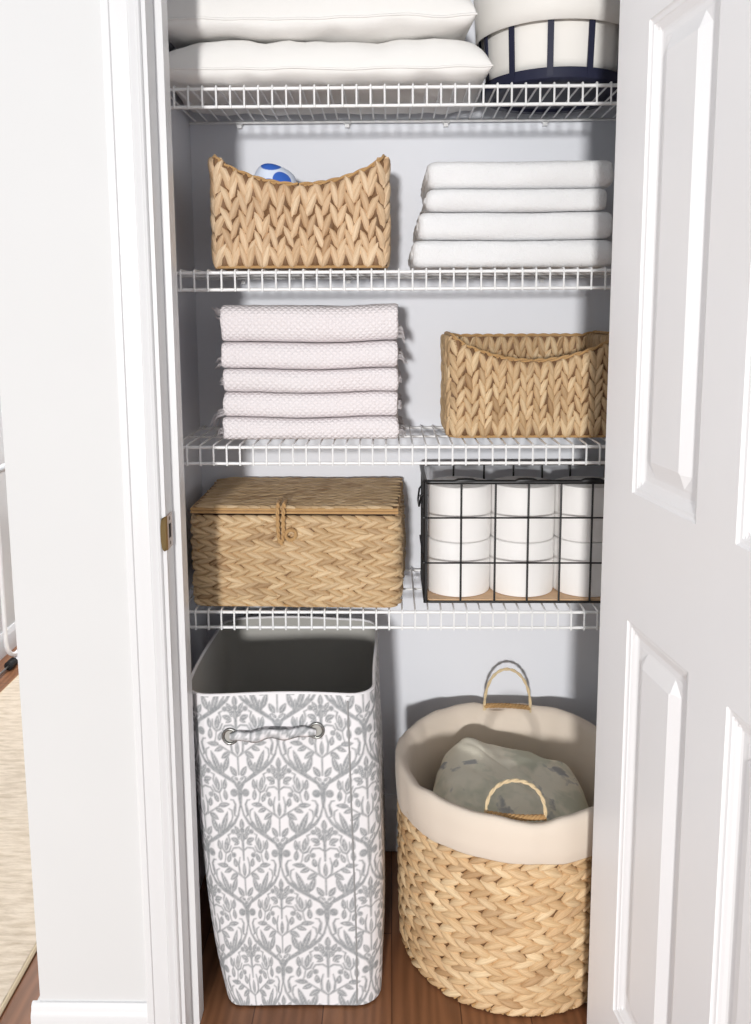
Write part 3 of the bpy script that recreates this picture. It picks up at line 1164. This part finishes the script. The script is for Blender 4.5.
rz = wz0 + 0.0070
RR = 0.0651
rolls = [(0.1390, 0, 'lower', 'left'), (0.2695, 0, 'lower', 'middle'), (0.4000, 0, 'lower', 'door'),
         (0.1415, 1, 'upper', 'left'), (0.2700, 1, 'upper', 'middle'), (0.3995, 1, 'upper', 'door')]
for i, (x, lay, a, b) in enumerate(rolls):
    r_ = RR if lay == 0 else RR - 0.0012
    y = WY0 + 0.013 + RR
    h = 0.1110
    z_ = rz + lay * (h + 0.0012)
    where = {'left': 'at the left end', 'middle': 'in the middle', 'door': 'at the door end'}[b]
    t = empty('toilet_roll', (x, y, z_), 'white toilet roll, %s layer %s of the black wire basket' % (a, where), 'toilet roll', 'toilet rolls in the wire basket')
    m_ = MB()
    m_.lathe([(0.0225, 0.0), (r_ - 0.003, 0.0), (r_ - 0.0008, 0.001), (r_, 0.004), (r_ + 0.0003, h * 0.5), (r_, h - 0.004), (r_ - 0.0008, h - 0.001), (r_ - 0.003, h), (0.0225, h)],
             (x, y, z_), 56, closed=True, fn=lambda p, t_, k_: (p[0] + 0.0008 * noise.noise(Vector((p[0] * 20, p[1] * 20, i))), p[1], p[2]))
    # loose sheet end
    a0 = R(250 + 12 * i)
    m_.add([(x + (r_ + 0.0009) * math.cos(a0 + j * 0.12), y + (r_ + 0.0009) * math.sin(a0 + j * 0.12), z_ + zz) for j in range(6) for zz in (0.002, h - 0.002)],
           [(2 * j, 2 * j + 2, 2 * j + 3, 2 * j + 1) for j in range(5)])
    m_.build('paper_roll', M['paper'], t)
    MB().lathe([(0.0205, 0.0008), (0.0222, 0.0008), (0.0222, h - 0.001), (0.0205, h - 0.001)], (x, y, z_), 32, closed=True).build('card_tube', M['card'], t)


# ------------------------------------------------------------------ damask hamper
def seg_cov(x, y, pts, soft):
    out = np.zeros_like(x)
    for (x0, y0, w0), (x1, y1, w1) in zip(pts, pts[1:]):
        dx, dy = x1 - x0, y1 - y0
        t = np.clip(((x - x0) * dx + (y - y0) * dy) / (dx * dx + dy * dy + 1e-9), 0, 1)
        d = np.hypot(x - x0 - t * dx, y - y0 - t * dy) - (w0 + (w1 - w0) * t) / 2
        out = np.maximum(out, np.clip(0.5 - d / soft, 0, 1))
    return out


def leaf_cov(x, y, cx, cy, L, W, ang, soft, vein=True):
    c, s_ = math.cos(R(ang)), math.sin(R(ang))
    a = ((x - cx) * c + (y - cy) * s_) / (L / 2)
    b = (-(x - cx) * s_ + (y - cy) * c)
    w = W / 2 * np.clip(1 - np.abs(a) ** 2, 0, 1) ** 0.8 * (1 - 0.25 * a)
    d = np.abs(b) - w
    o = np.where(np.abs(a) < 1, np.clip(0.5 - d / soft, 0, 1), 0)
    if vein:
        o = o * (1 - 0.45 * np.clip(1 - np.abs(b) / (W * 0.12), 0, 1) * (np.abs(a) < 0.6))
    return o


def dot_cov(x, y, cx, cy, r, soft):
    return np.clip(0.5 - (np.hypot(x - cx, y - cy) - r) / soft, 0, 1)


POLY = [
    [(0, -130, 18), (0, -20, 46), (0, 20, 44), (40, 75, 26), (120, 130, 34), (210, 190, 38), (280, 245, 26), (320, 310, 18), (340, 390, 14), (345, 450, 12)],
    [(85, -70, 10), (62, -74, 14), (45, -110, 18), (55, -160, 28), (62, -195, 20), (40, -215, 8)],
    [(20, 40, 14), (52, 85, 20), (60, 115, 16), (36, 128, 10)],
    [(0, 140, 14), (0, 290, 15)],
    [(5, 285, 12), (45, 325, 18), (52, 400, 18), (36, 462, 10)],
    [(5, 285, 10), (60, 325, 13), (140, 380, 13), (210, 402, 12)],
    [(238, 365, 10), (262, 350, 14), (268, 300, 14), (250, 245, 14), (215, 205, 12)],
    [(0, 440, 16), (0, 590, 24)],
    [(0, 520, 16), (40, 548, 14), (92, 542, 14), (112, 510, 14), (94, 486, 10)],
    [(112, 560, 12), (132, 515, 18), (165, 502, 18), (192, 540, 16), (190, 600, 10)],
    [(108, 665, 10), (132, 652, 14), (120, 612, 14), (130, 570, 12)],
    [(165, 500, 10), (175, 440, 11), (190, 400, 10)],
]
LEAF = [(45, 168, 100, 48, 58), (0, 360, 125, 36, 90), (200, 398, 105, 44, 5), (155, 352, 84, 42, -22), (102, 300, 96, 50, -35), (135, 460, 86, 42, 112),
        (190, 245, 215, 50, 70), (100, 232, 140, 48, 108), (140, 190, 110, 40, 85), (235, 225, 120, 34, 62), (72, 612, 80, 46, 20), (34, 640, 60, 30, 65), (58, 580, 60, 30, -25), (0, 640, 110, 42, 90), (0, 745, 95, 46, 90),
        (48, 700, 78, 38, 58), (40, 660, 70, 32, 20), (152, 575, 120, 44, 98), (217, 570, 95, 42, 82), (217, 482, 95, 42, 95), (80, 420, 80, 44, 80), (25, 105, 50, 26, 40)]
DOTS = [(50, -12, 33), (262, 172, 22), (0, 70, 18), (0, 690, 24), (92, 484, 22)]


def damask(u, v):
    """u, v in metres (numpy); node of the lattice at the origin"""
    su, sv = 0.0765 / 345, 0.117 / 510
    out = np.zeros_like(u)
    soft = 11.0
    X0, Y0 = u / su, v / sv
    for ox, oy in ((0, 0), (345, 510)):
        x = np.abs((X0 - ox + 345) % 690 - 345)
        for k in (-1020, 0, 1020):
            y = (Y0 - oy) % 1020 + k
            if k == 1020:
                continue
            if k == -1020:
                sel = y > -240
                if not sel.any():
                    continue
            for pl_ in POLY:
                out = np.maximum(out, seg_cov(x, y, [(a, b, c * 1.0) for a, b, c in pl_], soft))
            for L_ in LEAF:
                out = np.maximum(out, leaf_cov(x, y, L_[0], L_[1], L_[2] * 0.98, L_[3] * 0.98, L_[4], soft))
            for d_ in DOTS:
                out = np.maximum(out, dot_cov(x, y, *d_, soft))
    return out


hx0, hx1, hy0, hy1, hzt = -0.372, -0.029, -0.185, 0.200, 0.609
hcx, hcy = (hx0 + hx1) / 2, (hy0 + hy1) / 2
hol = Outline((hx1 - hx0) / 2, (hy1 - hy0) / 2, 0.048)
hroot = empty('laundry_hamper', (hcx, hcy, 0), 'tall fabric laundry hamper with grey damask print on the closet floor', 'hamper')


def hshape(s_, t_, off=0.0):
    x, y, nx, ny = hol.at(s_)
    x += nx * off
    y += ny * off
    k = max(0.0, 1 - t_ / 0.21)
    k = k * k
    if x < 0:
        x *= 1 - 0.17 * max(0.0, hzt - t_) / 0.40 - 0.09 * k
    else:
        x *= 1 - 0.03 * k
    y -= 0.006 * k
    if x > 0:
        u_ = min(1.0, x / 0.13)
        x += 0.016 * (1 - t_ / hzt) * u_ * u_ * (3 - 2 * u_)
    b = 0.004 * math.sin(PI * min(1, t_ / hzt))
    wv_ = 0.0035 * noise.noise(Vector((x * 7, t_ * 5, y * 7 + 11))) + b
    lift = 0.003 * math.sin(2 * PI * 4 * s_ / hol.len + 1) * (t_ / hzt) ** 6
    return (hcx + x + nx * wv_, hcy + y + ny * wv_, t_ + lift)


nu_ = int(hol.len / 0.0019)
nv_ = int((hzt - 0.004) / 0.0019)
us = [hol.len * i / nu_ for i in range(nu_)]
vs = frange(0.004, hzt, nv_)
mb = MB()
mb.grid(lambda u, v: hshape(u, v), us, vs, wrap=True)
fab = mb.build('fabric_body', M['print'], hroot, fix=False, angle=None)
UU, VV = np.meshgrid(np.array(us), np.array(vs))
UU = np.where(UU > hol.len / 2, UU - hol.len, UU)
cov = damask((UU + 0.001).ravel(), (VV - 0.310).ravel())
at_ = fab.data.attributes.new('print', 'FLOAT', 'POINT')
at_.data.foreach_set('value', cov.astype(np.float32))
inn = MB()
N = 120
usn = [hol.len * i / N for i in range(N)]
inn.grid(lambda u, v: hshape(u, v, -0.005), usn, frange(0.012, hzt, 24), wrap=True)
inn.add([hshape(u, 0.012, -0.005) for u in usn], [tuple(range(N))])
inn.add([hshape(u, 0.004) for u in usn], [tuple(range(N))])
inn.build('lining', M['hamper_in'], hroot, fix=False, angle=None)
pp = MB()
pp.tube([hshape(u, hzt, -0.0025) for u in [hol.len * i / 160 for i in range(160)]], 0.0030, 8, closed=True)
pp.build('top_piping', M['print'], hroot)
sm = MB()
s_seam = (hx1 - hx0) / 2 - 0.048
sm.tube([tuple(Vector(hshape(s_seam, t_, 0.0006))) for t_ in frange(0.01, hzt - 0.01, 40)], 0.0016, 6)
sm.build('seam', cloth('grey seam', lin(150, 150, 150)), hroot)
# grommets and strap on the front
gA, gB = Vector((-0.2865, 0, 0.5315)), Vector((-0.1325, 0, 0.5440))


def on_front(p, off):
    s_ = p.x - hcx
    q_ = hshape(s_, p.z, 0.0)
    return Vector((p.x, q_[1] - off, p.z))


for g in (gA, gB):
    gr = MB()
    c = on_front(g, 0.0015)
    gr.tube([tuple(c + Vector((math.cos(a) * 0.0125, 0, math.sin(a) * 0.0135))) for a in [2 * PI * i / 28 for i in range(28)]], 0.0027, 8, closed=True)
    go = gr.build('grommet', M['steel'], hroot)
    dk = MB()
    n = 20
    dk.add([tuple(c + Vector((math.cos(2 * PI * i / n) * 0.0115, 0.0008, math.sin(2 * PI * i / n) * 0.0125))) for i in range(n)], [tuple(range(n))])
    dk.build('eyelet', M['hamper_in'], go, smooth=False)
st = MB()
prev = None
n = 40
rows_ = []
for i in range(n + 1):
    t = i / n
    p = gA.lerp(gB, t)
    c = on_front(p, 0.004 + 0.010 * math.sin(PI * t) ** 0.7)
    c.z += 0.004 * math.sin(PI * t) + 0.002 * math.sin(t * 17)
    w = 0.0065 + 0.0045 * math.sin(PI * t) + 0.001 * math.sin(t * 23)
    tw = 0.3 * math.sin(t * 9)
    up = Vector((0, math.sin(tw), math.cos(tw)))
    fw = Vector((0, -math.cos(tw), math.sin(tw)))
    rows_.append([tuple(c + up * w * a + fw * b) for a, b in ((-1, 0), (-0.5, 0.0022), (0, 0.003), (0.5, 0.0022), (1, 0), (0.5, -0.0015), (-0.5, -0.0015))])
vv = [p for r_ in rows_ for p in r_]
st.add(vv, [(i * 7 + j, i * 7 + (j + 1) % 7, (i + 1) * 7 + (j + 1) % 7, (i + 1) * 7 + j) for i in range(n) for j in range(7)])
so = st.build('strap_handle', M['print'], hroot, angle=None)
sv = np.array(vv)
a2 = so.data.attributes.new('print', 'FLOAT', 'POINT')
a2.data.foreach_set('value', damask(sv[:, 0] - hcx - 0.03, sv[:, 2] - 0.29).astype(np.float32))

# ------------------------------------------------------------------ round lined basket
RC = (0.244, 0.010)
RBD, RHT = 0.2165, 0.392
rb = empty('laundry_basket', (RC[0], RC[1], 0), 'round woven laundry basket with cream liner and cane handles on the floor', 'basket')


def SR(s_, t_):
    a = s_ / RBD - PI / 2
    r_ = RBD * (1 + 0.02 * math.sin(PI * min(1, max(0, t_) / RHT)) - 0.004 * max(0, 1 - t_ / 0.05) ** 2)
    r_ += 0.002 * noise.noise(Vector((math.cos(a) * 4, math.sin(a) * 4, t_ * 9)))
    c, s2 = math.cos(a), math.sin(a)
    return (RC[0] + r_ * c, RC[1] + r_ * s2, t_), (c, s2, 0)


clen = 2 * PI * RBD
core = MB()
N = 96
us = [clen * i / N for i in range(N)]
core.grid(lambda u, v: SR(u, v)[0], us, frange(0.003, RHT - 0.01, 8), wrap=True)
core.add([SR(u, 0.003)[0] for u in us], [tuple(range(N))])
core.build('basket_core', M['straw_gap_shade'], rb)
wv = MB()
rng = random.Random(77)
rows = 23
rp = (RHT - 0.02) / rows
for r_ in range(rows):
    sg = 1 if r_ % 2 else -1
    nc = int(round(clen / 0.031))
    cp = clen / nc
    for c in range(nc):
        s_ = (c + (0.2 if sg > 0 else 0.62) + 0.41 * (r_ // 2) + rng.uniform(-0.1, 0.1)) * cp
        leaf(wv, SR, s_, 0.009 + (r_ + 0.2) * rp, -sg * R(rng.uniform(17, 29)), 0.047 * rng.uniform(0.88, 1.12), 0.0188 * rng.uniform(0.9, 1.1),
             0.0100 * rng.uniform(0.8, 1.2), 0.0006, tilt=-0.0018, bend=-sg * 0.07, lo=0.003)
wv.build('woven_braids', M['straw_round'], rb)
eb = MB()
for i in range(150):
    a = 2 * PI * i / 150
    r_ = RBD * 1.004
    p0 = Vector((RC[0] + r_ * math.cos(a), RC[1] + r_ * math.sin(a), 0.001))
    tq = Vector((-math.sin(a), math.cos(a), 0))
    eb.tube([tuple(p0 - tq * 0.004 + Vector((0, 0, 0.0022))), tuple(p0 + Vector((math.cos(a) * 0.004, math.sin(a) * 0.004, 0.005))), tuple(p0 + tq * 0.006 + Vector((math.cos(a) * 0.001, math.sin(a) * 0.001, 0.009)))],
            [0.0016, 0.0032, 0.0018], 6)
eb.build('base_edging', M['twine'], rb)


def linfn(p, t, i):
    fr = math.cos(t + PI / 2)     # 1 at the front
    w = 0.0035 * noise.noise(Vector((math.cos(t) * 3.5, math.sin(t) * 3.5, p[2] * 9)))
    w += 0.002 * noise.noise(Vector((math.cos(t) * 12, math.sin(t) * 12, p[2] * 4)))
    dz = 0.0
    if p[2] > 0.36:
        dz = 0.005 * noise.noise(Vector((math.cos(t) * 4, math.sin(t) * 4, 5)))
        for tc in (-PI / 2, PI / 2):
            d = abs((t - tc + PI) % (2 * PI) - PI)
            dz -= 0.009 * math.exp(-(d / 0.20) ** 4)
    elif p[2] > 0.25 and i >= 9:
        dz = 0.004 * math.sin(t * 3 + 1) + 0.003 * noise.noise(Vector((math.cos(t) * 3, math.sin(t) * 3, 9)))
    return (p[0] + math.cos(t) * w, p[1] + math.sin(t) * w, p[2] + dz)


li = MB()
RO = 0.2365
li.lathe([(0.001, 0.02), (0.185, 0.02), (0.196, 0.04), (0.201, 0.10), (0.203, 0.20), (0.2045, 0.30), (0.2075, 0.36), (0.2135, 0.385), (0.2215, 0.394),
          (0.229, 0.396), (0.2335, 0.394), (RO, 0.386), (RO - 0.0005, 0.36), (RO - 0.0025, 0.335), (RO - 0.005, 0.309), (RO - 0.0065, 0.307), (RO - 0.0055, 0.335), (RO - 0.003, 0.37)],
         (RC[0], RC[1], 0), 120, fn=linfn, cap=False)
li.build('liner', M['liner'], rb, angle=None)
for sy_, cx, zb, hw, hh, hr, ex in ((-1, 0.2225, 0.381, 0.0525, 0.074, 0.2070, 0.004), (1, 0.2630, 0.389, 0.0510, 0.091, 0.2150, 0.006)):
    hm = MB()
    for ph in (0, PI):
        pts = []
        n = 60
        for i in range(n + 1):
            a = lerp(PI, 0, i / n)
            tw = ph + i * 0.55
            hx_ = cx + hw * math.cos(a)
            base = Vector((hx_, RC[1] + sy_ * math.sqrt(hr ** 2 - (hx_ - RC[0]) ** 2), zb + hh * math.sin(a) ** 0.85))
            base += Vector((0.0014 * math.cos(tw) * math.cos(a), 0.0014 * math.sin(tw), 0.0014 * math.cos(tw) * math.sin(a)))
            pts.append(base)
        pts = [pts[0] + Vector((0, 0, -ex))] + pts + [pts[-1] + Vector((0, 0, -ex))]
        hm.tube(pts, 0.0023, 7)
    ho = hm.build('handle', M['rattan'], rb)
    br = MB()
    for ph in (0, 2 * PI / 3, 4 * PI / 3):
        br.tube([(cx - hw + 2 * hw * i / 40, RC[1] + sy_ * math.sqrt(hr ** 2 - (cx - hw + 2 * hw * i / 40 - RC[0]) ** 2) + 0.003 * math.sin(ph + i * 0.7), zb + 0.004 + 0.003 * math.cos(ph + i * 0.7)) for i in range(41)], 0.003, 6)
    br.build('handle_braid', M['twine'], ho)

# floral bag of laundry in the basket
fb = MB()


def flo(u, v):
    a, b = u * 2 * PI, lerp(-PI / 2, PI / 2, v)
    ce = lambda t, p: math.copysign(abs(math.cos(t)) ** p, math.cos(t))
    se = lambda t, p: math.copysign(abs(math.sin(t)) ** p, math.sin(t))
    rr = ce(b, 0.6)
    x, y, z = 0.160 * rr * ce(a, 0.42), 0.130 * rr * se(a, 0.42), 0.165 * se(b, 0.6)
    p = Vector((x, y, z))
    d = 0.014 * noise.noise(p * 9 + Vector((3, 1, 2))) + 0.010 * noise.noise(p * 20) + 0.008 * abs(noise.noise(Vector((p.x * 14 + p.y * 22, p.y * 8, p.z * 6))))
    p += p.normalized() * d
    th = R(-10)
    x, y = p.x * math.cos(th) - p.y * math.sin(th), p.x * math.sin(th) + p.y * math.cos(th)
    tilt = 0.10 * y - 0.13 * x
    return Vector((0.243 + x, 0.026 + y, max(0.0235, 0.192 + p.z + tilt * max(0, p.z / 0.15))))


fb.grid(flo, [i / 96 for i in range(96)], frange(0, 1, 60), wrap=True)
tag(fb.build('laundry_bundle', M['floral'], angle=None), 'faded floral pillow stuffed inside the round laundry basket', 'pillow')

# ------------------------------------------------------------------ hallway rug and safety gate
rg = MB()
rg.grid(lambda u, v: (u, v, 0.011 + 0.002 * noise.noise(Vector((u * 18, v * 60, 1)))), frange(-1.318, -0.724, 40), frange(-1.4, 1.75, 300))
n0 = len(rg.v)
rugo = rg
bxv = [(-1.322, -1.404, 0.0008), (-0.720, -1.404, 0.0008), (-0.720, 1.754, 0.0008), (-1.322, 1.754, 0.0008)]
topb = [(-1.320, -1.402, 0.010), (-0.722, -1.402, 0.010), (-0.722, 1.752, 0.010), (-1.320, 1.752, 0.010)]
rg.add(bxv + topb, [(0, 1, 5, 4), (1, 2, 6, 5), (2, 3, 7, 6), (3, 0, 4, 7), (0, 3, 2, 1)])
rr_ = empty('runner_rug', (-1.02, 0.2, 0), 'beige woven runner rug on the hallway floor', 'rug')
rg.build('pile', M['rug'], rr_, angle=None)
bd_ = MB()
bd_.tube([(-1.321, -1.403, 0.006), (-0.721, -1.403, 0.006), (-0.721, 1.753, 0.006), (-1.321, 1.753, 0.006)], 0.0052, 6, closed=True)
bd_.build('binding', cloth('rug binding', lin(214, 196, 166)), rr_)

gt = empty('safety_gate', (-1.385, 1.5, 0), 'white tubular safety gate with black foot in the hallway', 'gate')
xg = -1.385
fr = MB()
pts = [(xg, 1.30, 0.72)] + [(xg, 1.30, z_) for z_ in (0.5, 0.3, 0.15)] + arc((xg, 1.38, 0.118), 0.08, PI, 1.5 * PI, 6, (0, 1, 0), (0, 0, 1)) + [(xg, 1.7, 0.038), (xg, 2.0, 0.038)]
fr.tube(pts, 0.008, 8)
for y in (1.45, 1.56, 1.67, 1.78, 1.89, 2.0):
    fr.tube([(xg, y, 0.025), (xg, y, 0.72)], 0.006, 8)
gm = metal('white gate enamel', lin(236, 236, 238), 0.35)
fr.build('gate_frame', gm, gt)
MB().tube([(xg, 1.02, 0.735), (xg, 2.1, 0.735)], 0.014, 10).build('top_rail', metal('grey gate rail', lin(196, 198, 200), 0.35), gt)
MB().tube([(xg, 1.05, 0.0165), (xg, 1.31, 0.0165)], 0.0035, 8).build('spindle', M['steel'], gt)
MB().tube([(xg, 1.306, 0.0165), (xg, 1.308, 0.0165), (xg, 1.350, 0.0165), (xg, 1.353, 0.0165)], [0.012, 0.0162, 0.0162, 0.013], 14).build('bumper_foot', M['rubber'], gt)
MB().tube([(xg, 1.353, 0.0165), (xg, 1.50, 0.0165)], 0.012, 10).build('sleeve', gm, gt)

# ------------------------------------------------------------------ light and camera
w = bpy.data.worlds.new('World')
SC.world = w
w.use_nodes = True
bg = w.node_tree.nodes['Background']
bg.inputs[0].default_value = (0.93, 0.96, 1.0, 1)
bg.inputs[1].default_value = 0.62


def area(name, loc, target, size, power, col=(1, 1, 1)):
    l = bpy.data.lights.new(name, 'AREA')
    l.shape = 'DISK'
    l.size = size
    l.energy = power
    l.color = col
    o = bpy.data.objects.new(name, l)
    COL.objects.link(o)
    o.location = loc
    o.rotation_euler = (Vector(target) - Vector(loc)).to_track_quat('-Z', 'Y').to_euler()
    return o


area('daylight_behind', (-0.75, -8.0, 1.52), (0, 0, 1.0), 0.5, 505, (1.0, 0.985, 0.965))
area('door_fill_left', (-3.3, -0.55, 1.5), (0.4, -0.6, 1.1), 1.0, 27)  # unseen fill light, added to brighten the door face
area('hall_fill', (-1.0, 2.3, 2.35), (-1.2, 1.9, 0), 0.5, 56)  # unseen fill light, added to brighten the hall wall and floor

cd = bpy.data.cameras.new('Camera')
cam = bpy.data.objects.new('Camera', cd)
COL.objects.link(cam)
RV, UV_, FV = Vector((0.9998, 0.0168, -0.0051)).normalized(), Vector((0.0027, 0.1381, 0.9904)).normalized(), Vector((-0.0173, 0.9903, -0.1380)).normalized()
mt = Matrix.Identity(4)
for i in range(3):
    mt[i][0], mt[i][1], mt[i][2] = RV[i], UV_[i], -FV[i]
mt.translation = Vector((0, -1.6096, 1.276))
cam.matrix_world = mt
cd.sensor_fit = 'VERTICAL'
cd.sensor_height = 36
cd.lens = 29.962
cd.shift_y = -0.07815
cd.clip_start = 0.02
SC.camera = cam

SC.view_settings.view_transform = 'Standard'
SC.view_settings.look = 'None'
SC.view_settings.exposure = 0.0
SC.view_settings.gamma = 1.0
SC.view_settings.use_curve_mapping = False
SC.cycles.max_bounces = 8
SC.cycles.diffuse_bounces = 5
